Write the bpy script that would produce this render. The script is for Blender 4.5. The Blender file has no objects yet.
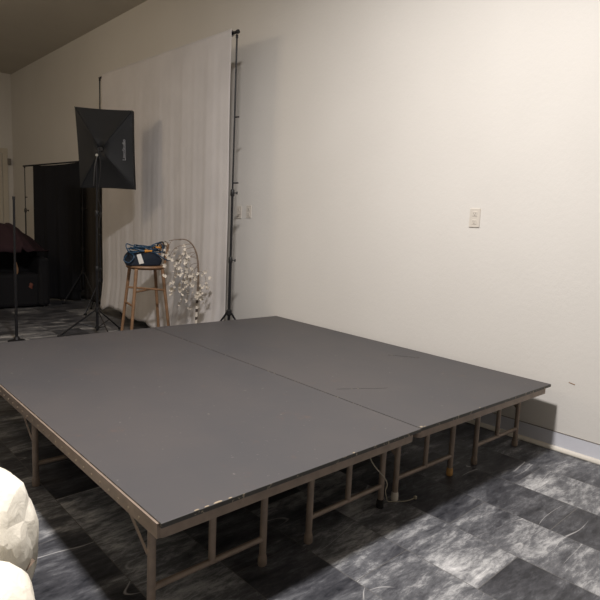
import bpy, bmesh, math, random
from mathutils import Vector, Matrix
random.seed(7)
PI = math.pi
sc = bpy.context.scene
COL = sc.collection

# ---------------------------------------------------------------- camera, world, light, exposure
cam = bpy.data.cameras.new('camera'); cam_ob = bpy.data.objects.new('camera', cam); COL.objects.link(cam_ob)
cam.sensor_width = 36.0; cam.lens = 33.065; cam.clip_end = 100
PITCH, ROLL, YAW = 0.1367, 0.0465, 0.7564
Fv = Vector((math.sin(YAW)*math.cos(PITCH), math.cos(YAW)*math.cos(PITCH), -math.sin(PITCH)))
R0 = Vector((math.cos(YAW), -math.sin(YAW), 0)); U0 = R0.cross(Fv)
Rv = R0*math.cos(ROLL) + U0*math.sin(ROLL); Uv = U0*math.cos(ROLL) - R0*math.sin(ROLL)
M = Matrix((Rv, Uv, -Fv)).transposed().to_4x4(); M.translation = (0, 0, 1.2516)
cam_ob.matrix_world = M
sc.camera = cam_ob

w = bpy.data.worlds.new('world'); sc.world = w; w.use_nodes = True
w.node_tree.nodes['Background'].inputs[0].default_value = (1.0, .9, .78, 1)
w.node_tree.nodes['Background'].inputs[1].default_value = 0.02

def area(name, loc, size, power, col, rot=(0, 0, 0)):
    l = bpy.data.lights.new(name, 'AREA'); l.shape = 'DISK'; l.size = size; l.energy = power; l.color = col
    o = bpy.data.objects.new(name, l); o.location = loc; o.rotation_euler = rot; COL.objects.link(o)
    return o
area('ceiling_lamp_near', (.85, 1.42, 3.66), .34, 168, (1.0, .955, .935))
def bulb(name, loc, radius, power, col):
    l = bpy.data.lights.new(name, 'POINT'); l.shadow_soft_size = radius; l.energy = power; l.color = col
    o = bpy.data.objects.new(name, l); o.location = loc; COL.objects.link(o)
bulb('fill_light_far', (-.5, 6.3, 3.0), .3, 52, (1.0, .80, .57))  # unseen warm fill light, added to brighten the back of the room
bulb('fill_light_left', (-1.4, 2.4, 3.3), .8, 26, (1.0, .95, .9))  # unseen soft fill light, added on the left for ambient level

sc.view_settings.view_transform = 'Standard'; sc.view_settings.look = 'None'
sc.view_settings.gamma = 1.0; sc.view_settings.use_curve_mapping = False
sc.view_settings.exposure = 0.22

# ---------------------------------------------------------------- materials
def lin(c):
    return tuple(((v/255)/12.92 if v/255 <= .04045 else ((v/255+.055)/1.055)**2.4) for v in c) + (1,)
class NT:
    def __init__(s, name):
        s.m = bpy.data.materials.new(name); s.m.use_nodes = True; s.t = s.m.node_tree; s.b = s.t.nodes['Principled BSDF']
    def n(s, typ, **kw):
        x = s.t.nodes.new(typ)
        for k, v in kw.items():
            if isinstance(k, str) and k.startswith('i_'):
                key = k[2:]; key = int(key) if key.isdigit() else key
                x.inputs[key].default_value = v
            else: setattr(x, k, v)
        return x
    def l(s, a, b): s.t.links.new(a, b)
    def noise(s, scale, detail=4, rough=.55, dist=0, vec=None):
        x = s.n('ShaderNodeTexNoise'); x.inputs['Scale'].default_value = scale; x.inputs['Detail'].default_value = detail
        x.inputs['Roughness'].default_value = rough; x.inputs['Distortion'].default_value = dist
        if vec is not None: s.l(vec, x.inputs['Vector'])
        return x.outputs['Fac']
    def ramp(s, fac, stops, interp='LINEAR'):
        x = s.n('ShaderNodeValToRGB'); s.l(fac, x.inputs[0]); e = x.color_ramp.elements; x.color_ramp.interpolation = interp
        while len(e) < len(stops): e.new(.5)
        for q, (p, c) in zip(e, stops): q.position = p; q.color = c
        return x.outputs[0]
    def mix(s, fac, a, b, mode='MIX'):
        x = s.n('ShaderNodeMix', data_type='RGBA', blend_type=mode)
        for v, i in ((fac, 0), (a, 6), (b, 7)):
            if hasattr(v, 'links'): s.l(v, x.inputs[i])
            else: x.inputs[i].default_value = v
        return x.outputs[2]
    def math(s, op, a, b=0.0, c=0.0):
        x = s.n('ShaderNodeMath', operation=op)
        for i, v in enumerate((a, b, c)):
            if hasattr(v, 'links'): s.l(v, x.inputs[i])
            else: x.inputs[i].default_value = v
        return x.outputs[0]
    def bump(s, h, strength=.2, dist=.01):
        x = s.n('ShaderNodeBump'); x.inputs['Strength'].default_value = strength; x.inputs['Distance'].default_value = dist
        s.l(h, x.inputs['Height']); s.l(x.outputs[0], s.b.inputs['Normal'])
    def co(s, kind='Object'): return s.n('ShaderNodeTexCoord').outputs[kind]

def simple(name, col, rough=.6, metal=0, vary=.12, scale=12, bump=.15, bscale=120, spec=.5, bdist=.002, sheen=0):
    t = NT(name); v = t.co()
    a = lin(col); d = tuple(x*(1-vary) for x in a[:3])+(1,); u = tuple(min(1, x*(1+vary)) for x in a[:3])+(1,)
    t.l(t.ramp(t.noise(scale, 4, vec=v), [(.3, d), (.7, u)]), t.b.inputs['Base Color'])
    t.b.inputs['Roughness'].default_value = rough; t.b.inputs['Metallic'].default_value = metal
    t.b.inputs['Specular IOR Level'].default_value = spec
    if sheen: t.b.inputs['Sheen Weight'].default_value = sheen
    if bump: t.bump(t.noise(bscale, 3, vec=v), bump, bdist)
    return t.m

def wall_mat():
    t = NT('painted_plaster'); v = t.co()
    t.l(t.ramp(t.noise(.9, 3, vec=v), [(.3, (.69, .665, .62, 1)), (.7, (.73, .705, .66, 1))]), t.b.inputs['Base Color'])
    t.b.inputs['Roughness'].default_value = .75
    t.bump(t.noise(38, 6, .65, vec=v), .22, .006)
    return t.m
def floor_mat():
    t = NT('dark_marble_tile'); g = t.co()
    sp = t.n('ShaderNodeSeparateXYZ'); t.l(g, sp.inputs[0])
    cb = t.n('ShaderNodeCombineXYZ')
    t.l(t.math('ADD', sp.outputs[1], -.845+.305+.61*40), cb.inputs[0]); t.l(t.math('ADD', sp.outputs[0], -1.727+.305*40), cb.inputs[1])
    br = t.n('ShaderNodeTexBrick'); t.l(cb.outputs[0], br.inputs['Vector'])
    for k, v in (('Scale', 1.0), ('Mortar Size', .0016), ('Mortar Smooth', .2), ('Bias', 0), ('Brick Width', .61), ('Row Height', .305)): br.inputs[k].default_value = v
    br.inputs['Color1'].default_value = (0, 0, 0, 1); br.inputs['Color2'].default_value = (1, 1, 1, 1)
    br.offset = .5; br.offset_frequency = 2
    rnd = t.n('ShaderNodeSeparateColor'); t.l(br.outputs['Color'], rnd.inputs[0]); r = rnd.outputs[0]
    # a new cut of stone on every tile
    off = t.n('ShaderNodeCombineXYZ'); t.l(t.math('MULTIPLY', r, 37.0), off.inputs[0]); t.l(t.math('MULTIPLY', r, 91.0), off.inputs[2])
    ad = t.n('ShaderNodeVectorMath', operation='ADD'); t.l(g, ad.inputs[0]); t.l(off.outputs[0], ad.inputs[1])
    mp = t.n('ShaderNodeMapping'); t.l(ad.outputs[0], mp.inputs[0]); mp.inputs['Scale'].default_value = (1.1, 3.6, 1)
    rot = t.n('ShaderNodeCombineXYZ'); t.l(t.math('MULTIPLY_ADD', r, 1.5, .1), rot.inputs[2]); t.l(rot.outputs[0], mp.inputs['Rotation'])
    V = mp.outputs[0]
    cloud = t.noise(1.7, 9, .66, .7, V)
    streak = t.noise(4.5, 10, .74, .5, V)
    fine = t.noise(15.0, 8, .8, .6, V)
    cl = t.math('ADD', t.math('ADD', t.math('MULTIPLY', cloud, .42), t.math('MULTIPLY', streak, .36)), t.math('MULTIPLY', fine, .27))
    cl = t.math('ADD', cl, t.math('MULTIPLY_ADD', r, .12, -.055))
    base = t.ramp(cl, [(.415, (.014, .015, .019, 1)), (.50, (.052, .053, .06, 1)), (.565, (.12, .122, .13, 1)), (.63, (.34, .34, .34, 1)), (.72, (.66, .65, .64, 1))])
    vein = t.noise(1.1, 1.5, .5, .15, V)
    vv = t.math('ABSOLUTE', t.math('SUBTRACT', vein, .47))
    vm = t.ramp(vv, [(0, (.8, .8, .8, 1)), (.0028, (0, 0, 0, 1))])
    vm2 = t.mix(1.0, vm, t.ramp(t.noise(2.3, 3, vec=g), [(.49, (0, 0, 0, 1)), (.56, (1, 1, 1, 1))]), 'MULTIPLY')
    c = t.mix(vm2, base, (.5, .49, .48, 1))
    c = t.mix(br.outputs['Fac'], c, (.11, .105, .1, 1))
    t.l(c, t.b.inputs['Base Color'])
    t.l(t.ramp(t.noise(5, 4, vec=g), [(.3, (.36, .36, .36, 1)), (.7, (.5, .5, .5, 1))]), t.b.inputs['Roughness'])
    t.b.inputs['Specular IOR Level'].default_value = .45
    t.bump(t.math('MULTIPLY_ADD', br.outputs['Fac'], -1.0, t.math('MULTIPLY', streak, .12)), .25, .003)
    return t.m
def deck_mat():
    t = NT('charcoal_hardboard'); v = t.co()
    base = t.ramp(t.noise(1.3, 5, .6, vec=v), [(.35, lin((70, 69, 71))), (.65, lin((77, 74, 74)))])
    sc_ = t.ramp(t.noise(6, 9, .78, vec=v), [(.6, (0, 0, 0, 1)), (.72, (.7, .7, .7, 1))])
    c = t.mix(sc_, base, lin((94, 78, 70)))
    sp = t.ramp(t.noise(45, 3, .5, vec=v), [(.7, (0, 0, 0, 1)), (.78, (.7, .7, .7, 1))])
    c = t.mix(sp, c, lin((120, 116, 112)))
    t.l(c, t.b.inputs['Base Color']); t.b.inputs['Roughness'].default_value = .52
    t.b.inputs['Specular IOR Level'].default_value = .35
    t.bump(t.noise(18, 6, .6, vec=v), .12, .003)
    return t.m
def edge_mat():
    t = NT('worn_dark_edge'); v = t.co()
    chip = t.ramp(t.noise(34, 5, .7, vec=v), [(.585, (0, 0, 0, 1)), (.61, (1, 1, 1, 1))])
    t.l(t.mix(chip, lin((62, 60, 56)), lin((150, 138, 118))), t.b.inputs['Base Color']); t.b.inputs['Roughness'].default_value = .5
    return t.m
def cloth_mat(name, col, rough=.9, weave=600, trans=0):
    t = NT(name); v = t.co(); a = lin(col)
    t.l(t.ramp(t.noise(3, 4, vec=v), [(.3, tuple(x*.9 for x in a[:3])+(1,)), (.7, a)]), t.b.inputs['Base Color'])
    t.b.inputs['Roughness'].default_value = rough; t.b.inputs['Sheen Weight'].default_value = .1 if sum(col) > 300 else 0; t.b.inputs['Specular IOR Level'].default_value = .25
    t.bump(t.noise(weave, 2, vec=v), .15, .001)
    if trans:
        tl = t.n('ShaderNodeBsdfTranslucent'); tl.inputs[0].default_value = a
        mx = t.n('ShaderNodeMixShader'); mx.inputs[0].default_value = trans
        t.l(t.b.outputs[0], mx.inputs[1]); t.l(tl.outputs[0], mx.inputs[2])
        t.l(mx.outputs[0], t.t.nodes['Material Output'].inputs[0])
    return t.m

MAT = dict(
    wall=wall_mat(), floor=floor_mat(), deck=deck_mat(), edge=edge_mat(),
    ceil=simple('ceiling_paint', (196, 190, 178), .85, vary=.03, scale=1.5, bscale=60),
    base=simple('glossy_grey_baseboard', (228, 229, 236), .2, .15, vary=.06, scale=5, bump=.02),
    lip=simple('cream_quarter_round', (226, 220, 208), .5, vary=.05),
    tan=simple('tan_painted_steel', (136, 121, 108), .48, .15, vary=.16, scale=22, bump=.08),
    blackmetal=simple('black_metal', (34, 34, 37), .42, .4, vary=.1, bump=0),
    blackplastic=simple('black_plastic', (24, 24, 26), .5, vary=.1, bump=0),
    steel=simple('bright_steel', (190, 190, 185), .3, .9, vary=.05, bump=0),
    white_cap=simple('white_plastic_cap', (205, 198, 185), .5, vary=.06),
    brass=simple('yellowed_cap', (186, 142, 84), .5, vary=.2, scale=40),
    rubber=simple('black_rubber', (20, 20, 20), .8, vary=.1),
    wire=simple('pale_wire', (158, 150, 132), .5, vary=.05, bump=0),
    drape=cloth_mat('white_muslin', (218, 214, 212), .92, 500, .12),
    black_cloth=cloth_mat('black_cloth', (25, 25, 28)),
    sheet_grey=cloth_mat('dark_grey_sheet', (60, 56, 52)),
    maroon=cloth_mat('dark_maroon_fleece', (50, 34, 39)),
    soft=cloth_mat('softbox_nylon', (30, 31, 33), .6, 900),
    diffuser=cloth_mat('white_diffuser', (225, 225, 225)),
    wood=simple('light_brown_wood', (138, 106, 78), .5, vary=.22, scale=18, bump=.06),
    navy=cloth_mat('navy_bag_fabric', (30, 38, 50), .7, 700),
    blue=simple('blue_cable_jacket', (34, 66, 92), .4, vary=.12, bump=0),
    orange=simple('orange_plug', (206, 140, 52), .45, vary=.1, bump=0),
    paper=simple('white_paper', (225, 222, 215), .7, vary=.04),
    plate=simple('white_wall_plate', (212, 205, 194), .35, vary=.02, bump=0),
    slot=simple('grey_socket_face', (120, 114, 108), .5, vary=.1, bump=0),
    door=simple('painted_door', (204, 196, 180), .5, vary=.04),
    petal=simple('white_silk_petal', (205, 196, 182), .8, vary=.06, scale=30, bump=0),
    twig=simple('brown_twig', (112, 96, 82), .8, vary=.2, scale=60),
    ink=simple('printed_white', (150, 150, 154), .6, vary=.02, bump=0),
    chip=simple('bare_chipped_edge', (148, 134, 114), .6, vary=.2, scale=60, bump=0),
    rust=simple('rust_brown', (98, 52, 38), .7, vary=.15),
)
def canvas_mat():
    t = NT('cream_crumpled_paper'); v = t.co()
    t.l(t.ramp(t.noise(5, 4, vec=v), [(.3, lin((232, 224, 206))), (.7, lin((243, 238, 224)))]), t.b.inputs['Base Color'])
    t.b.inputs['Roughness'].default_value = .45
    t.bump(t.noise(22, 5, .6, .6, vec=v), .35, .01)
    return t.m
MAT['canvas'] = canvas_mat()
def band_mat():
    t = NT('banded_bark'); v = t.co(); sp = t.n('ShaderNodeSeparateXYZ'); t.l(v, sp.inputs[0])
    s = t.math('ADD', t.math('MULTIPLY', sp.outputs[2], 13.0), t.math('MULTIPLY', t.noise(20, 2, vec=v), .6))
    t.l(t.ramp(t.math('FRACT', s), [(.0, lin((214, 206, 192))), (.62, lin((206, 196, 182))), (.68, lin((70, 58, 50))), (.9, lin((62, 52, 46)))]), t.b.inputs['Base Color'])
    t.b.inputs['Roughness'].default_value = .8
    return t.m
MAT['band'] = band_mat()

# ---------------------------------------------------------------- mesh helpers
def finish(name, bm, mat, parent=None, smooth=False, extra=None, bevel=0, keep=False):
    bmesh.ops.recalc_face_normals(bm, faces=bm.faces[:])
    me = bpy.data.meshes.new(name); bm.to_mesh(me); bm.free()
    me.materials.append(MAT[mat] if isinstance(mat, str) else mat)
    for e in (extra or []): me.materials.append(MAT[e])
    if smooth:
        for p in me.polygons: p.use_smooth = True
        if smooth != 'all':
            me.set_sharp_from_angle(angle=math.radians(42))
    o = bpy.data.objects.new(name, me); COL.objects.link(o)
    if parent: o.parent = parent
    if bevel:
        b = o.modifiers.new('bevel', 'BEVEL'); b.width = bevel; b.segments = 2; b.limit_method = 'ANGLE'
    return o
def box(bm, x0, x1, y0, y1, z0, z1, mi=0):
    vs = [bm.verts.new((x, y, z)) for z in (z0, z1) for x, y in ((x0, y0), (x1, y0), (x1, y1), (x0, y1))]
    for f in ((0, 3, 2, 1), (4, 5, 6, 7), (0, 1, 5, 4), (1, 2, 6, 5), (2, 3, 7, 6), (3, 0, 4, 7)):
        bm.faces.new([vs[i] for i in f]).material_index = mi
def tube(bm, pts, r, seg=10, r2=None, flat=1.0, mi=0):
    pts = [Vector(p) for p in pts]; n = len(pts); rings = []
    ref = None
    for i, p in enumerate(pts):
        d = (pts[min(i+1, n-1)]-pts[max(i-1, 0)]).normalized()
        if ref is None: ref = Vector((0, 0, 1)) if abs(d.z) < .9 else Vector((1, 0, 0))
        a = (ref - d*ref.dot(d)).normalized(); b = d.cross(a); ref = a
        rr = r if r2 is None else r+(r2-r)*i/(n-1)
        rings.append([bm.verts.new(p+a*rr*math.cos(2*PI*k/seg)+b*rr*flat*math.sin(2*PI*k/seg)) for k in range(seg)])
    for A, B in zip(rings, rings[1:]):
        for k in range(seg): bm.faces.new((A[k], A[(k+1) % seg], B[(k+1) % seg], B[k])).material_index = mi
    bm.faces.new(rings[0][::-1]).material_index = mi; bm.faces.new(rings[-1]).material_index = mi
def lathe(bm, prof, c=(0, 0, 0), seg=24):
    rings = [[bm.verts.new((c[0]+r*math.cos(2*PI*k/seg), c[1]+r*math.sin(2*PI*k/seg), c[2]+z)) for k in range(seg)] for r, z in prof]
    for A, B in zip(rings, rings[1:]):
        for k in range(seg): bm.faces.new((A[k], A[(k+1) % seg], B[(k+1) % seg], B[k]))
    bm.faces.new(rings[0][::-1]); bm.faces.new(rings[-1])
def grid(bm, nu, nv, fn):
    vs = [[bm.verts.new(fn(i/nu, j/nv)) for i in range(nu+1)] for j in range(nv+1)]
    for j in range(nv):
        for i in range(nu): bm.faces.new((vs[j][i], vs[j][i+1], vs[j+1][i+1], vs[j+1][i]))
def T(name, mat, pts, r, parent=None, **kw):
    bm = bmesh.new(); tube(bm, pts, r, **kw); return finish(name, bm, mat, parent, smooth=True)
def B(name, mat, *a, parent=None, bevel=0.002):
    bm = bmesh.new(); box(bm, *a); return finish(name, bm, mat, parent, bevel=bevel)
def thing(name, label, cat, loc=(0, 0, 0), rz=0, group=None):
    o = bpy.data.objects.new(name, None); COL.objects.link(o); o.location = loc; o.rotation_euler = (0, 0, rz); o.empty_display_size = .1
    return tag(o, label, cat, group)
def tag(o, label, cat, group=None):
    o['label'] = label; o['category'] = cat
    if group: o['group'] = group
    return o
def struct(o, label=None):
    o['kind'] = 'structure'
    if label: o['label'] = label
    return o
def solid(o, th, off=0):
    m = o.modifiers.new('thickness', 'SOLIDIFY'); m.thickness = th; m.offset = off; return o

# ---------------------------------------------------------------- room shell
WX, YB, XL, YN, H = 3.274, 11.56, -4.2, -3.2, 3.75
struct(B('floor', 'floor', XL-.1, WX+.1, YN-.1, YB+.1, -.1, 0, bevel=0), 'dark grey marble tile floor')
struct(B('ceiling', 'ceil', XL-.1, WX+.1, YN-.1, YB+.1, H, H+.1, bevel=0), 'pale ceiling')
struct(B('wall_right', 'wall', WX, WX+.1, YN, YB, 0, H, bevel=0), 'long cream plaster wall beside the stage')
struct(B('wall_back', 'wall', XL, WX, YB, YB+.1, 0, H, bevel=0), 'far cream wall with a door')
struct(B('wall_left', 'wall', XL-.1, XL, YN, YB, 0, H, bevel=0))
struct(B('wall_front', 'wall', XL, WX, YN-.1, YN, 0, H, bevel=0))
bb = bpy.data.objects.new('baseboard_right', None); COL.objects.link(bb); struct(bb, 'glossy grey baseboard with cream lower moulding')
B('board', 'base', WX-.008, WX-.0005, YN+.001, YB-.001, .0, .108, parent=bb, bevel=.001)
bm = bmesh.new()
grid(bm, 1, 6, lambda u, v: (WX-.008-.016*math.cos(v*PI/2), YN+.002+(YB-YN-.004)*u, .024*math.sin(v*PI/2)))
o = finish('moulding', bm, 'lip', bb, smooth=True); solid(o, .003)
B('cap_line', 'slot', WX-.0095, WX-.0005, YN+.002, YB-.002, .1082, .1105, parent=bb, bevel=0)
# door on the back wall, seen at the left border
dr = bpy.data.objects.new('door_1', None); COL.objects.link(dr); dr.location = (2.62, YB, 0); struct(dr, 'painted door with frame on the far wall')
bm = bmesh.new()
box(bm, -.56, -.47, -.03, -.0005, 0, 2.30); box(bm, .47, .56, -.03, -.0005, 0, 2.30); box(bm, -.56, .56, -.03, -.0005, 2.30, 2.40)
finish('door_frame', bm, 'door', dr, bevel=.004)
bm = bmesh.new(); box(bm, -.46, .46, -.018, -.0005, .01, 2.285)
for z0, z1 in ((.15, .95), (1.1, 2.1)):
    for x0 in (-.38, .05): box(bm, x0, x0+.33, -.024, -.017, z0, z1)
finish('door_panel', bm, 'door', dr, bevel=.004)
bm = bmesh.new(); lathe(bm, [(.012, 0), (.012, .03), (.026, .035), (.028, .055), (.016, .065)], seg=14)
o = finish('door_handle', bm, 'steel', dr, smooth=True); o.rotation_euler = (PI/2, 0, 0); o.location = (-.4, -.018, 1.02)
o = B('wall_sensor', 'slot', -.03, .03, -.045, -.0005, -.06, .06, bevel=.006); o.location = (3.205, YB, 2.16)
tag(o, 'small dark box high on the far wall beside the door frame', 'wall box')

# ---------------------------------------------------------------- stage platforms
W, D, HT = 1.2192, 2.5386, .41
def platform(loc, rz, label, caps, skew=(0, 0), flange=False):
    t = thing('stage_platform', label, 'stage platform', loc, rz, None)
    bm = bmesh.new(); box(bm, 0, W, 0, D, HT-.016, HT)
    o = finish('deck', bm, 'deck', t, extra=['edge'])
    for p in o.data.polygons: p.material_index = 0 if p.normal.z > .5 else 1
    b = o.modifiers.new('bevel', 'BEVEL'); b.width = .002; b.segments = 2
    z0, z1 = HT-.049, HT-.0161
    a0, a1, b0, b1, q = -.005, W-.035, .006, D-.01, .028
    bm = bmesh.new()
    def rr(inset, n=6, rad=.022):
        out = []
        for cx, cy, s in ((a1-rad, b1-rad, 0), (a0+rad, b1-rad, 1), (a0+rad, b0+rad, 2), (a1-rad, b0+rad, 3)):
            for k in range(n+1):
                an = (s+k/n)*PI/2; out.append((cx+(rad-inset)*math.cos(an), cy+(rad-inset)*math.sin(an)))
        return out
    A, Bq = rr(0), rr(q); n = len(A)
    va = [[bm.verts.new((x, y, z)) for x, y in P] for P, z in ((A, z0), (A, z1), (Bq, z1), (Bq, z0))]
    for i in range(4):
        P, Q = va[i], va[(i+1) % 4]
        for k in range(n): bm.faces.new((P[k], P[(k+1) % n], Q[(k+1) % n], Q[k]))
    for k in range(2):                                    # cross members under the deck
        y = D*(k+1)/3; box(bm, a0+q, a1-q, y-.015, y+.015, z0+.002, z1)
    if flange: box(bm, -.007, -.0004, .012, D-.004, z0, HT-.0045)
    for k in range(34):                                   # rivet heads along both long sides
        y = .12+k*(D-.24)/33
        tube(bm, [(a0-.004, y, (z0+z1)/2), (a0+.002, y, (z0+z1)/2)], .0048, 8, mi=1)
    finish('rail', bm, 'tan', t, smooth=True, extra=['chip'])
    e, m, yi, rl = .052, .494, .154, .0135
    for row, yy in enumerate((yi, D/2, D-yi)):
        for side in (0, 1):
            xs = (e, m) if side == 0 else (W-m, W-e)
            outer = xs[0] if side == 0 else xs[1]
            for x in xs:
                g = T('leg', 'tan', [(x, yy, .03), (x, yy, .33), (x, yy, z1-.004)], rl, t, seg=14)
                cap = caps.get((row, round(x, 3)), 'tan')
                bm = bmesh.new(); lathe(bm, [(rl+.001, .0), (rl+.004, .004), (rl+.0035, .03), (rl+.001, .042)], (x, yy, 0), 16)
                fc = finish('foot_cap', bm, cap, g, smooth=True)
                if cap != 'tan': fc['label'] = {'white_cap': 'white foot cap', 'brass': 'yellowed foot cap', 'rubber': 'black rubber foot cap'}[cap]
            xm = sum(xs)/2
            T('crossbar', 'tan', [(xs[0], yy, .106), (xs[1], yy, .106)], .011, t)
            T('middle_post', 'tan', [(xm, yy, .106), (xm, yy, z1-.004)], .0125, t)
            T('hinge_bar', 'tan', [(xs[0]-.02, yy, z0+.012), (xs[1]+.02, yy, z0+.012)], .009, t)
            d = 1 if row < 2 else -1
            bm = bmesh.new(); xo = outer-.012 if side == 0 else outer+.012
            k1, k2, k3 = (xo, yy+d*.15, z0+.004), (xo, yy+d*.135, .315), (xo, yy+d*.004, .225)
            for P, Q in ((k1, k2), (k2, k3)): tube(bm, [P, Q], .0095, 8, flat=.28)
            tube(bm, [(xo-.006, k2[1], k2[2]), (xo+.006, k2[1], k2[2])], .008, 10)
            finish('brace', bm, 'tan', t, smooth=True)
    for ch in t.children_recursive:                       # the deck widens a little towards its rear
        for v in ch.data.vertices: v.co.x += v.co.x/W*(skew[0]+(skew[1]-skew[0])*v.co.y/D)
    return t
LX, LY, LA = .7226, 1.2843, -.0098
RX, RY, RA = 1.954, 1.277, -.0369
m_ = .494
pl = platform((LX, LY, 0), LA, 'charcoal topped folding stage platform on the left, nearest the camera, on tan legs', {(0, round(W-.052, 3)): 'rubber'}, (.007, .076), True)
pr_ = platform((RX, RY, 0), RA, 'charcoal topped folding stage platform on the right, along the cream wall, on tan legs', {(0, .052): 'white_cap', (0, m_): 'brass', (0, round(W-m_, 3)): 'tan'})
def to_local(root, p): return Matrix.LocRotScale(root.location, root.rotation_euler, None).inverted() @ Vector(p)
def scratch(root, name, a, b, r, mat):
    a, b = to_local(root, a), to_local(root, b); n = 6
    pts = [a.lerp(b, k/n)+Vector((random.uniform(-.004, .004), random.uniform(-.004, .004), 0)) for k in range(n+1)]
    bm = bmesh.new(); tube(bm, pts, r, 6, flat=.3); return finish(name, bm, mat, root, smooth=True)
scratch(pr_, 'scratch', (2.062, 1.88, HT+.0002), (2.308, 1.733, HT+.0002), .0011, 'edge')
scratch(pr_, 'scratch', (2.922, 2.213, HT+.0002), (3.042, 2.04, HT+.0002), .002, 'edge')
def chips(root, spots, mat, label):
    rg_ = random.Random(3)
    for u, v, z, a, b in spots:
        bm = bmesh.new(); n = 7; ring = [Vector((u+a*math.cos(2*PI*k/n)*rg_.uniform(.6, 1.2), v+b*math.sin(2*PI*k/n)*rg_.uniform(.6, 1.2), z)) for k in range(n)]
        lo = [bm.verts.new(p) for p in ring]; hi = [bm.verts.new(p+Vector((0, 0, .0012))) for p in ring]
        bm.faces.new(lo[::-1]); bm.faces.new(hi)
        for k in range(n): bm.faces.new((lo[k], lo[(k+1) % n], hi[(k+1) % n], hi[k]))
        o = finish('edge_chip', bm, mat, root); o['label'] = label
chips(pl, [(.115, .004, HT-.0004, .012, .004), (.15, .003, HT-.0004, .009, .003), (.19, .004, HT-.0004, .016, .005), (.235, .003, HT-.0004, .008, .003), (.80, .004, HT-.0004, .006, .004)], 'chip', 'pale chip in the front edge')
chips(pr_, [(.012, .01, HT-.0004, .012, .008), (.03, .004, HT-.0004, .008, .003), (.47, .004, HT-.0004, .006, .003)], 'chip', 'pale chip in the front edge')
# thin pale wire trailing from the left platform's right front leg
def wl(u, v, z): return (LX+u*math.cos(LA)-v*math.sin(LA), LY+u*math.sin(LA)+v*math.cos(LA), z)
uu = W-.052
pts = [wl(1.02, .15, .345), wl(1.04, .135, .31), wl(1.068, .128, .256), wl(1.105, .126, .212), wl(1.155, .124, .163), wl(1.180, .124, .122), wl(1.174, .126, .096), wl(1.19, .132, .06), wl(1.235, .155, .012), wl(1.26, .15, .004), wl(1.29, .127, .004), wl(1.328, .11, .004), wl(1.365, .103, .006)]
def smooth_path(P, n=6):
    P = [Vector(p) for p in P]; out = []
    for i in range(len(P)-1):
        a, b, c, d = P[max(i-1, 0)], P[i], P[i+1], P[min(i+2, len(P)-1)]
        for k in range(n):
            t = k/n; out.append(.5*((2*b)+(c-a)*t+(2*a-5*b+4*c-d)*t*t+(3*b-a-3*c+d)*t**3))
    return out+[P[-1]]
wt = T('loose_wire', 'wire', smooth_path(pts), .0022, seg=8)
tag(wt, 'thin pale wire hanging from a front leg onto the floor between the platforms', 'wire')
bm = bmesh.new(); lathe(bm, [(.004, -.008), (.008, -.004), (.008, .006), (.003, .01)], seg=12)
o = finish('wire_end', bm, 'wire', wt, smooth=True); o.location = wl(1.371, .101, .009)

# ---------------------------------------------------------------- stands
def tripod_stand(name, label, cat, loc, height, hub_z, feet, knobs, group=None, pr=.0135, joints=None):
    t = thing(name, label, cat, loc, 0, group)
    zs = [hub_z-.2 if hub_z > .3 else .07]+list(joints or (height*.38, height*.68))+[height]
    for i in range(3):
        T('pole_section', 'blackmetal', [(0, 0, zs[i]), (0, 0, zs[i+1]+(.0 if i == 2 else .03))], pr-.0028*i, t, seg=12)
    for i in (1, 2):
        bm = bmesh.new(); lathe(bm, [(pr+.001, -.03), (pr+.005, -.02), (pr+.005, .02), (pr-.001, .03)], (0, 0, zs[i]), 14)
        tube(bm, [(0, 0, zs[i]), (pr+.018, -(pr+.016), zs[i])], .005, 8); tube(bm, [(pr+.012, -(pr+.01), zs[i]), (pr+.02, -(pr+.018), zs[i])], .012, 10)
        finish('clamp_collar', bm, 'blackplastic', t, smooth=True)
    bm = bmesh.new(); lathe(bm, [(pr+.002, -.03), (pr+.012, -.02), (pr+.012, .02), (pr+.002, .03)], (0, 0, hub_z), 14)
    finish('hub', bm, 'blackplastic', t, smooth=True)
    low = max(.085, hub_z*.36)
    bm = bmesh.new(); lathe(bm, [(pr+.002, -.015), (pr+.009, -.01), (pr+.009, .01), (pr+.002, .015)], (0, 0, low), 14)
    finish('lower_collar', bm, 'blackplastic', t, smooth=True)
    for fx, fy in feet:
        v = Vector((fx, fy, 0)); u = v.normalized()
        a = Vector((u.x*.018, u.y*.018, hub_z)); f = Vector((fx, fy, .012))
        g = T('leg', 'blackmetal', [a, f], .009, t, seg=8, flat=.6)
        mid = a.lerp(f, .5)
        T('strut', 'blackmetal', [(u.x*.016, u.y*.016, low), mid], .0055, t, seg=8, flat=.6)
        T('rubber_foot', 'rubber', [f-u*.02+Vector((0, 0, .0)), f+u*.016+Vector((0, 0, -.0))], .0118, g, seg=10)
    for z, L in knobs:
        T('side_clip', 'blackplastic', [(0, 0, z), (L*.72, -L*.7, z+.004)], .007, t, seg=8)
    bm = bmesh.new(); lathe(bm, [(.006, height-.005), (.011, height), (.011, height+.025), (.007, height+.03)], seg=12)
    finish('top_stud', bm, 'blackmetal', t, smooth=True)
    return t
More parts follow.
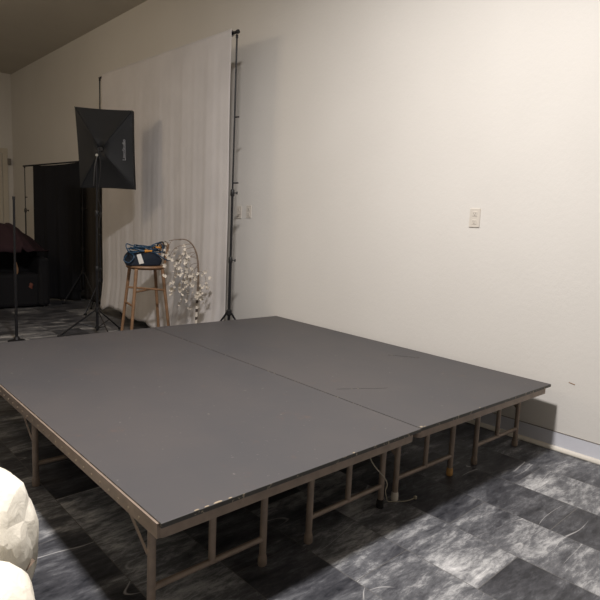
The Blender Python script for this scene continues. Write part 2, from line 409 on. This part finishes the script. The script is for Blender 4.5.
# big white backdrop
BX = 2.95
tripod_stand('backdrop_stand', 'tall black tripod backdrop stand right of the white drape, beside the cream wall', 'backdrop stand',
    (BX, 4.065, 0), 2.805, .42, [(.20, -.20), (-.22, .19), (.16, .24)], [(2.15, .04), (1.585, .05)], joints=(.9, 1.5))
tripod_stand('backdrop_stand', 'tall black backdrop stand at the far left edge of the white drape, behind the softbox', 'backdrop stand',
    (BX, 6.87, 0), 2.87, .42, [(.2, -.2), (-.24, -.1), (0, .3)], [(1.2, .05)])
cb = T('crossbar', 'blackmetal', [(BX, 4.062, 2.855), (BX, 6.88, 2.905)], .0125, seg=12)
cb.name = 'backdrop_crossbar'; tag(cb, 'black horizontal tube carrying the white drape between its two tall stands', 'crossbar')
bm = bmesh.new(); tube(bm, [(BX, 4.045, 2.8547), (BX, 4.062, 2.855)], .017, 12); finish('end_knob', bm, 'blackplastic', cb, smooth=True)
def drop_fn(u, v):
    Y = 4.115+(6.765-4.115)*u; z0 = .095+.02*math.sin(u*9)+.025*math.sin(u*23+1)+.012*math.sin(u*51)
    top = 2.885+.045*u; z = z0+(top-z0)*v
    amp = .0015+.006*(1-v)**2
    x = amp*(math.sin(u*38+.6*math.sin(u*9))+.6*math.sin(u*71+2*v+1)+.35*math.sin(u*153+3))
    x += .022*(1-v)**1.5*math.sin(u*17+1.5+1.2*v)+.012*(1-v)*math.sin(u*7)-.10*max(0, .12-v)/.12*.35
    if v > .975: x *= .25
    if v < .975 and v > .93: x = x*.6
    x = max(-.06, min(.06, x))
    Y += .012*math.sin(v*9+u*4)*(1-v)
    return (BX+.0+x-.022, Y, z)
bm = bmesh.new(); grid(bm, 260, 70, drop_fn); o = finish('white_drape', bm, 'drape', smooth='all'); solid(o, .0015)
tag(o, 'large white muslin backdrop cloth hanging from the tall black stands by the wall', 'backdrop')
bm = bmesh.new()
def pocket(u, v):
    a = v*2*PI; r = .021+.003*math.sin(u*160)+.002*math.sin(u*311)
    return (BX+r*math.cos(a), 4.13+2.635*u, 2.8565+.047*u+r*1.15*math.sin(a))
grid(bm, 200, 12, pocket); pk = finish('rod_pocket', bm, 'drape', o, smooth='all')

# softbox light on a stand
SBX, SBY = 2.316, 5.473
tripod_stand('light_stand', 'black tripod light stand holding up the softbox, behind the stage', 'light stand',
    (SBX, SBY, 0), 1.86, .285, [(-.32, .18), (.37, .27), (-.02, -.42)], [(1.05, .03)])
sb = thing('softbox', 'black rectangular softbox seen from behind on its stand, in front of white drape', 'softbox', (SBX+.014, SBY-.013, 1.93))
fh = Vector((.686, .7277, 0)); rt = Vector((.7277, -.686, 0)); upv = Vector((0, 0, 1))
def P(l, d, z): return rt*l+fh*d+upv*z
rim = [P(-.30, .17, .385), P(.284, .15, .37), P(.308, .15, -.405), P(-.25, .17, -.41)]
rc = P(-.005, .07, -.03)
bm = bmesh.new(); N = 10
per = []
for i in range(4):
    a, b = rim[i], rim[(i+1) % 4]
    c = (rim[0]+rim[1]+rim[2]+rim[3])/4
    for k in range(N):
        t_ = k/N; q = a.lerp(b, t_); q = q.lerp(c, .018*math.sin(PI*t_)); per.append(q)
n = len(per); ctr = sum(per, Vector())/n
rings = []
for s in (0, .25, .5, .75, 1):
    ring = []
    for k, q in enumerate(per):
        dd = (q-ctr); an = math.atan2(dd.z, dd.dot(rt)); ap = rc+rt*.03*math.cos(an)+upv*.03*math.sin(an)
        edge = math.sin(PI*((k % N)/N))
        p = ap.lerp(q, s)+fh*(.018*edge*math.sin(PI*s))
        ring.append(bm.verts.new(p))
    rings.append(ring)
rings.append([bm.verts.new(q+fh*.06) for q in per])
for A, C_ in zip(rings, rings[1:]):
    for k in range(n): bm.faces.new((A[k], A[(k+1) % n], C_[(k+1) % n], C_[k]))
o = finish('shell', bm, 'soft', sb, smooth=True); solid(o, .003)
bm = bmesh.new(); vs = [bm.verts.new(q+fh*.045+(ctr-q)*.01) for q in per]; bm.faces.new(vs); o = finish('diffuser', bm, 'diffuser', sb); solid(o, .002)
for q in rim: T('rib', 'soft', [rc+(q-rc).normalized()*.06-fh*.004, rc.lerp(q, .5)-fh*.004, q-fh*.003], .005, sb, seg=8)
T('lamp_socket', 'blackplastic', [rc+fh*.0, rc+fh*.06], .024, sb, seg=16)
T('bulb', 'diffuser', [rc+fh*.05, rc+fh*.07, rc+fh*.11], .02, sb, seg=14)
T('tilt_bracket', 'blackplastic', [P(0, -.0, -.12), P(0, -.01, -.03)], .017, sb, seg=10)
bm = bmesh.new(); kp = P(-.002, -.02, -.10); tube(bm, [kp, kp-fh*.022], .014, 12); o = finish('tilt_knob', bm, 'steel', sb, smooth=True); o['label'] = 'small bright tilt knob'
T('handle', 'blackplastic', [P(.0, -.03, -.10), P(-.02, -.04, -.2), P(-.035, -.04, -.40)], .008, sb, seg=8)
T('power_cord', 'blackplastic', smooth_path([P(.0, -.05, -.02), P(.03, -.03, -.2), P(.0, -.022, -.5), P(.03, -.02, -.62), P(.005, -.02, -.8)]), .004, sb, seg=6)
# printed lettering on the softbox side
cu = bpy.data.curves.new('lettering', 'FONT'); cu.body = 'LimoStudio'; cu.size = .045; cu.extrude = .0008; cu.align_x = 'CENTER'; cu.align_y = 'CENTER'
tmp = bpy.data.objects.new('tmp_text', cu); COL.objects.link(tmp)
bpy.context.view_layer.update()
me = bpy.data.meshes.new_from_object(tmp.evaluated_get(bpy.context.evaluated_depsgraph_get())); bpy.data.objects.remove(tmp)
me.name = 'printed_lettering'; me.materials.clear(); me.materials.append(MAT['ink'])
tx = bpy.data.objects.new('printed_lettering', me); COL.objects.link(tx); tx.parent = sb
# right fabric face: plane through rc, rim[1], rim[2]
nrm = (rim[1]-rc).cross(rim[2]-rc).normalized()
if nrm.dot(fh) > 0: nrm = -nrm
yx = (rim[1]-rim[2]).normalized(); yy_ = nrm.cross(yx).normalized()
mt = Matrix((yx, yy_, nrm)).transposed().to_4x4(); mt.translation = rc.lerp((rim[1]+rim[2])/2, .72)+nrm*.005+upv*.0
tx.matrix_local = mt; tx['label'] = 'small white printed lettering'

# slim upright pole on a round base, far left
t = thing('pole_stand', 'slim black upright pole on a flat base behind the stage, at the far left', 'pole stand', (1.60, 5.66, 0))
bm = bmesh.new(); lathe(bm, [(.075, 0), (.08, .006), (.075, .014), (.03, .022), (.02, .05)], seg=32); finish('base', bm, 'blackmetal', t, smooth=True)
T('pole', 'blackmetal', [(0, 0, .03), (0, 0, .75)], .0135, t, seg=12); T('upper_pole', 'blackmetal', [(0, 0, .74), (.004, 0, 1.37)], .0105, t, seg=12)
T('end_cap', 'blackplastic', [(.004, 0, 1.355), (.004, 0, 1.385)], .013, t, seg=12)

# ---------------------------------------------------------------- black backdrop near the far corner
tripod_stand('backdrop_stand', 'thin dark stand at the left edge of the black backdrop near the far corner', 'backdrop stand', (2.575, 8.55, 0), 1.86, .42, [(-.25, .12), (.05, -.3), (.22, .22)], [(1.45, .03)], pr=.012)
tripod_stand('backdrop_stand', 'black tripod stand with spread legs at the right of the black backdrop', 'backdrop stand', (3.14, 7.90, 0), 1.95, .42, [(-.20, .33), (-.33, -.13), (.06, -.34)], [], pr=.012)
cb = T('backdrop_crossbar', 'blackmetal', [(2.56, 8.565, 1.885), (3.15, 7.89, 1.985)], .011, seg=10)
tag(cb, 'dark horizontal bar holding the small black backdrop', 'crossbar')
def blk(u, v):
    a, b = Vector((2.665, 8.44, 0)), Vector((3.12, 7.92, 0)); p = a.lerp(b, u); nn = Vector((-.75, -.66, 0))
    sag = .012*math.sin(PI*u)
    x = (.005+.008*(1-v))*(math.sin(u*25)+.5*math.sin(u*47+2*v))
    p = p+nn*(x+.02); top = 1.893+.075*u-sag; p.z = .012+(top-.012)*v
    return p
bm = bmesh.new(); grid(bm, 90, 40, blk); o = finish('black_backdrop', bm, 'black_cloth', smooth='all'); solid(o, .002)
tag(o, 'black backdrop cloth hanging near the far corner behind the softbox', 'backdrop')
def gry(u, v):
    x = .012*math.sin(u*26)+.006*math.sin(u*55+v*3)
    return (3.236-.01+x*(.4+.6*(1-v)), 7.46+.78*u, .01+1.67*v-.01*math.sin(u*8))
bm = bmesh.new(); grid(bm, 70, 24, gry); o = finish('grey_sheet', bm, 'sheet_grey', smooth='all'); solid(o, .002)  # dark sheet added to fill the dark area of the wall
tag(o, 'dark grey sheet against the wall between black backdrop and white drape', 'drape')
# covered chair far left
ch = thing('armchair', 'black high-backed armchair under a maroon blanket at the far left', 'armchair', (1.95, 7.9, 0))
bm = bmesh.new()
box(bm, -.42, .62, .12, .28, .02, .80); o = finish('backrest', bm, 'black_cloth', ch, bevel=.05)
B('seat', 'black_cloth', -.30, .50, -.30, .14, .02, .45, parent=ch, bevel=.04)
B('armrest', 'black_cloth', .48, .62, -.33, .14, .02, .66, parent=ch, bevel=.04)
B('armrest', 'black_cloth', -.44, -.30, -.33, .14, .02, .66, parent=ch, bevel=.04)
for x in (-.38, .56):
    for y in (-.27, .22): T('leg', 'blackplastic', [(x, y, 0), (x, y, .04)], .022, ch, seg=10)
def blanket(u, v):
    # u left to right, v front hem over the top to the back hem
    X = -.62+1.27*u
    edge = max(0, (X-.25)/.40)
    topz = 1.04-.02*math.sin(u*7)-.27*edge**1.25 - .05*max(0, (-X-.45)/.2)
    prof = [(-.42, .70), (-.43, .74), (-.36, .80), (-.22, .87), (-.02, .97), (.12, 1.0), (.25, .995), (.33, .93), (.35, .82), (.35, .66)]
    q = v*(len(prof)-1); i = min(int(q), len(prof)-2); f = q-i
    y = prof[i][0]*(1-f)+prof[i+1][0]*f; z = prof[i][1]*(1-f)+prof[i+1][1]*f
    z = z+(topz-1.0)*min(1, max(0, (z-.62)/.3)) if edge == 0 else max(.74-.02*edge, z-.27*edge**1.25+(.075)*(1-edge))
    y = y*(1-.55*edge**2)
    wv = .005*math.sin(u*40+v*7)+.009*math.sin(u*15+v*11)
    return (X+wv*.5, y-abs(wv), z+wv)
bm = bmesh.new(); grid(bm, 80, 40, blanket); o = finish('maroon_blanket', bm, 'maroon', smooth='all'); o.location = (1.95, 7.9, .02); solid(o, .012)
tag(o, 'dark maroon blanket draped over the black armchair at the far left', 'blanket')
bm = bmesh.new(); tube(bm, smooth_path([(0, 0, 0), (.012, 0, .05), (.0, 0, .12), (-.012, 0, .16)], 4), .018, 10, r2=.012, flat=.5)
o = finish('tan_strap', bm, 'wood', smooth=True); o.location = (2.17, 7.63, .452); tag(o, 'short tan strap on the armchair seat under the maroon blanket', 'strap')
bm = bmesh.new(); bmesh.ops.create_icosphere(bm, subdivisions=3, radius=1)
for v in bm.verts: v.co = Vector((.385+v.co.x*.024+.006*math.sin(v.co.z*5), -.302+v.co.y*.006, .293+v.co.z*.04*(1+.2*v.co.x)))
o = finish('seat_patch', bm, 'rust', ch, smooth='all'); o['label'] = 'small rust-brown patch'

# ---------------------------------------------------------------- bar stool with bag and cables
SX, SY = 2.60, 4.985
st = thing('bar_stool', 'brown wooden bar stool with low curved back behind the stage', 'stool', (SX, SY, 0))
near = (rt*.52-fh*.854).normalized()          # towards the camera, slightly right
ax = (rt*.854+fh*.52).normalized()            # from seat front to its back
SZ = .776
def S(a, b, z): return ax*a+near*b+upv*z
legs = {}
for a in (-1, 1):
    for b in (-1, 1):
        top, bot = S(a*.126, b*.126, SZ-.02), S(a*.198, b*.19, 0)
        T('leg', 'wood', [bot, bot.lerp(top, .5), top], .0135, st, seg=12, r2=.0165)
        legs[a, b] = (bot, top)
def on(a, b, z): bt, tp = legs[a, b]; return bt.lerp(tp, z/(SZ-.02))
bm = bmesh.new(); lathe(bm, [(.15, -.03), (.178, -.022), (.19, -.008), (.186, .006), (.16, .009), (.02, .003)], seg=36)
o = finish('seat', bm, 'wood', st, smooth=True); o.location = (0, 0, SZ)
T('stretcher', 'wood', [on(-1, -1, .55), on(1, 1, .55)], .0105, st); T('stretcher', 'wood', [on(-1, 1, .535), on(1, -1, .535)], .0105, st)
T('foot_rail', 'wood', [on(-1, -1, .40), on(-1, 1, .40)], .0105, st)
for b in (-1, 1): T('back_post', 'wood', [S(.15, b*.10, SZ), S(.165, b*.11, SZ+.1), S(.185, b*.105, SZ+.20)], .013, st, seg=10)
T('back_rail', 'wood', smooth_path([S(.17, -.125, SZ+.20), S(.2, -.065, SZ+.206), S(.21, 0, SZ+.208), S(.2, .065, SZ+.206), S(.17, .125, SZ+.20)]), .017, st, flat=.6)
bg = thing('equipment_bag', 'dark navy bag lying on the wooden bar stool', 'bag', (SX, SY, SZ+.011))
bm = bmesh.new(); bmesh.ops.create_cube(bm, size=1); bmesh.ops.subdivide_edges(bm, edges=bm.edges[:], cuts=9, use_grid_fill=True)
for v in bm.verts:
    x, y, z = v.co*2
    sx = 1-.10*abs(y)**3-.12*max(0, z)**2; sy = 1-.18*abs(x)**3-.15*max(0, z)
    h = (.12+.02*math.sin(x*4)+.012*math.cos(y*5+x*2))
    p = S(-.03+x*.165*sx+.01*math.sin(z*3+y*2), y*.12*sy, 0); v.co = Vector((p.x, p.y, (z*.5+.5)*h*(1-.12*abs(x)**4)))
finish('body', bm, 'navy', bg, smooth='all')
T('zipper', 'blackplastic', [S(-.16, .02, .128), S(-.1, .015, .135), S(0, 0, .142), S(.1, 0, .136)], .004, bg, seg=6)
bm = bmesh.new()
vs = [S(-.125, .128, .105), S(-.085, .128, .115), S(-.055, .13, .025), S(-.1, .13, .015)]
bm.faces.new([bm.verts.new(v) for v in vs]); o = finish('care_tag', bm, 'paper', bg); solid(o, .002); o['label'] = 'white paper tag'
def cable(name, pts, r, mat, label=None, parent=None):
    o = T(name, mat, smooth_path(pts, 8), r, parent, seg=8); o.location = (0, 0, 0) if parent else (SX, SY, SZ+.011)
    if label: tag(o, label, 'cable')
    return o
cab = cable('cable_coil', [S(-.21, .10, .10), S(-.235, .09, .05), S(-.19, .12, .03), S(-.15, .13, .09), S(-.19, .05, .14), S(-.195, .02, .20), S(-.14, .03, .185),
    S(-.05, .07, .16), S(.06, .10, .12), S(.14, .12, .07), S(.20, .10, .05), S(.23, .06, .08), S(.15, .0, .13), S(.05, -.02, .16), S(.02, .02, .17), S(.08, .04, .21), S(.13, .03, .215),
    S(.15, .05, .18), S(.13, .08, .13), S(.03, .11, .13), S(-.08, .11, .14), S(-.17, .11, .12), S(-.20, .08, .16), S(-.12, .04, .155), S(0, .0, .165), S(.1, .03, .14)], .0055, 'blue',
    'tangled blue cable with orange plugs heaped over the navy bag on the stool')
for q in range(5):
    z = .135+.008*q; pts = []
    for k in range(13):
        an = 2*PI*k/12+q; pts.append(S(-.02+(.15-.012*q)*math.cos(an), .03+(.085-.006*q)*math.sin(an), z+.015*math.sin(2*an+q*1.7)+.012))
    cable('cable_loop', pts, .0052, 'blue', parent=cab)
for a, b, z, rr_ in ((.09, .05, .165, .5), (-.01, .11, .137, 0)):
    bm = bmesh.new(); tube(bm, [S(a-.035, b, z), S(a-.02, b, z+.004), S(a+.02, b, z+.006), S(a+.035, b, z+.004)], .014, 12, r2=.011); o = finish('plug', bm, 'orange', cab, smooth=True); o['label'] = 'orange plug'
cable('dark_lead', [S(.1, .02, .18), S(.13, -.01, .215), S(.17, .0, .22), S(.175, .02, .15), S(.17, .04, .06)], .008, 'blackplastic', parent=cab)

# ---------------------------------------------------------------- artificial blossom branch
FX, FY = 2.745, 4.29
fl = thing('blossom_branch', 'artificial white blossom branch with banded stem standing before the white drape', 'artificial plant', (FX, FY, 0))
bm = bmesh.new(); lathe(bm, [(.07, 0), (.075, .01), (.075, .05), (.055, .06)], seg=28); finish('base', bm, 'twig', fl, smooth=True)
stem = smooth_path([(0, 0, .04), rt*.0+upv*.3, rt*.004+upv*.5, rt*.012+upv*.72, rt*.0+upv*.9, rt*-.04+upv*1.01, rt*-.11+fh*.0+upv*1.065, rt*-.2+upv*1.06, rt*-.26+upv*1.05])
bm = bmesh.new(); k0 = 15; tube(bm, stem[:k0], .0115, 10); finish('banded_stem', bm, 'band', fl, smooth=True)
bm = bmesh.new(); tube(bm, stem[k0-1:], .0105, 8, r2=.002); finish('upper_stem', bm, 'twig', fl, smooth=True)
def blossom(bm, c, r, rg):
    nrm = Vector((rg.uniform(-1, 1), rg.uniform(-1, 1), rg.uniform(-.6, .8))).normalized()-fh*.8; nrm.normalize()
    a = nrm.orthogonal().normalized(); b = nrm.cross(a)
    for k in range(5):
        an = 2*PI*k/5+rg.random(); d = a*math.cos(an)+b*math.sin(an); s = nrm.cross(d)
        p = [c, c+d*r*.5+s*r*.42+nrm*r*.12, c+d*r*.95+s*r*.3+nrm*r*.35, c+d*r*1.05+nrm*r*.3, c+d*r*.95-s*r*.3+nrm*r*.35, c+d*r*.5-s*r*.42+nrm*r*.12]
        bm.faces.new([bm.verts.new(q) for q in p])
rg = random.Random(11)
ends = [(-.02, .96, -.22, .60), (-.06, 1.03, -.27, .72), (-.02, .95, -.13, .48), (.0, .90, -.20, .86), (.0, .84, -.05, .40), (.01, .8, .02, .46), (.01, .86, -.10, .62), (.0, .78, .10, .62), (-.15, 1.06, -.27, .90), (-.02, .92, -.18, .68), (.0, .82, -.08, .50), (.01, .7, -.16, .60), (.01, .68, .04, .56), (-.04, 1.0, -.16, .72)]
for l0, z0, l1, z1 in ends:
    d1 = rg.uniform(-.12, .08); n_ = 12
    pts = [rt*l0+upv*z0]
    midp = rt*(l0+(l1-l0)*.65)+fh*d1*.6+upv*(z0+(z1-z0)*.25+.03)
    endp = rt*l1+fh*d1+upv*z1
    path = smooth_path([pts[0], midp, rt*(l0+(l1-l0)*.95)+fh*d1+upv*(z0+(z1-z0)*.7), endp], 6)
    tw = T('twig', 'twig', path, .0022, fl, seg=6, r2=.001)
    bm = bmesh.new()
    dens = .9 if z1 < .8 else .4
    for i, p in enumerate(path):
        if i < 4: continue
        for _ in range(1 if rg.random() < dens*.75 else 0):
            q = p+Vector((rg.gauss(0, .018), rg.gauss(0, .018), rg.gauss(0, .018)))
            blossom(bm, q, rg.uniform(.010, .024), rg)
    if len(bm.verts): finish('blossoms', bm, 'petal', tw)['kind'] = 'stuff'
    else: bm.free()

# ---------------------------------------------------------------- wall plates and marks
def outlet(y, z, label, group=None):
    t = thing('wall_outlet', label, 'outlet', (WX, y, z), 0, group)
    B('plate', 'plate', -.006, -.0003, -.037, .037, -.06, .06, parent=t, bevel=.002)
    for s in (-1, 1):
        bm = bmesh.new(); box(bm, -.0085, -.005, -.017, .017, s*.026-.015, s*.026+.015)
        r = finish('socket', bm, 'plate', t, bevel=.003)
        bm = bmesh.new(); box(bm, -.0092, -.0084, -.008, -.0055, s*.026-.002, s*.026+.009); box(bm, -.0092, -.0084, .0055, .008, s*.026-.002, s*.026+.009)
        tube(bm, [(-.0092, 0, s*.026-.008), (-.0084, 0, s*.026-.008)], .0032, 10)
        finish('slots', bm, 'slot', r)
    return t
outlet(1.862, 1.343, 'white duplex outlet alone on the bright part of the wall above the stage')
outlet(4.39, 1.338, 'left one of two outlets beside the tall backdrop stand, nearer the white drape')
outlet(4.235, 1.347, 'right one of two outlets beside the tall backdrop stand, farther from the white drape')
bm = bmesh.new()
tube(bm, smooth_path([(WX-.0006, 1.175, .418), (WX-.0006, 1.165, .416), (WX-.0006, 1.15, .413), (WX-.0006, 1.14, .412)]), .003, 8, flat=.35)
o = finish('wall_scuff', bm, 'wood', smooth=True); tag(o, 'small brown scuff low on the wall past the stage corner', 'scuff mark')

# ---------------------------------------------------------------- cream cover, lower left
cv = bmesh.new()
def lobe(c, r, rz=0):
    b2 = bmesh.new(); bmesh.ops.create_icosphere(b2, subdivisions=4, radius=1)
    for v in b2.verts:
        p = v.co; q = Vector([math.copysign(abs(x)**.82, x) for x in p]); v.co = Matrix.Rotation(rz, 3, 'Z') @ Vector((q.x*r[0], q.y*r[1], q.z*r[2]))+Vector(c)
    me_ = bpy.data.meshes.new('t'); b2.to_mesh(me_); b2.free(); cv.from_mesh(me_); bpy.data.meshes.remove(me_)
lobe((.262, 1.74, .27), (.275, .24, .282)); lobe((.165, 1.36, .215), (.27, .17, .24)); lobe((.29, 1.98, .18), (.25, .2, .20))
o = finish('cream_cover', cv, 'canvas', smooth='all')
m = o.modifiers.new('remesh', 'REMESH'); m.mode = 'VOXEL'; m.voxel_size = .009; m.use_smooth_shade = True
tx1 = bpy.data.textures.new('folds', 'VORONOI'); tx1.noise_scale = .17; tx1.weight_1 = -1.0; tx1.weight_2 = 1.0; tx1.distance_metric = 'DISTANCE'
m = o.modifiers.new('folds', 'DISPLACE'); m.texture = tx1; m.strength = .05; m.mid_level = .45; m.texture_coords = 'LOCAL'
tx2 = bpy.data.textures.new('ripples', 'CLOUDS'); tx2.noise_scale = .12
m = o.modifiers.new('ripples', 'DISPLACE'); m.texture = tx2; m.strength = .03; m.mid_level = .5; m.texture_coords = 'LOCAL'
m = o.modifiers.new('creases', 'DECIMATE'); m.ratio = .09
m = o.modifiers.new('soften', 'BEVEL'); m.width = .004; m.segments = 2; m.limit_method = 'ANGLE'; m.angle_limit = .2
bm = bmesh.new(); A_ = [Vector((.452, 1.635, .272)), Vector((.488, 1.60, .235)), Vector((.462, 1.588, .222))]
lo = [bm.verts.new(p) for p in A_]; hi = [bm.verts.new(p+Vector((-.03, .0, -.012))) for p in A_]
bm.faces.new(lo); bm.faces.new(hi[::-1])
for k in range(3): bm.faces.new((lo[k], lo[(k+1) % 3], hi[(k+1) % 3], hi[k]))
sd = finish('dark_wedge', bm, 'twig', o); sd['label'] = 'small dark brown wedge'  # small dark brown wedge set at a fold of the cover
tag(o, 'crumpled cream plastic and cloth cover heaped on the floor at lower left', 'cloth cover')
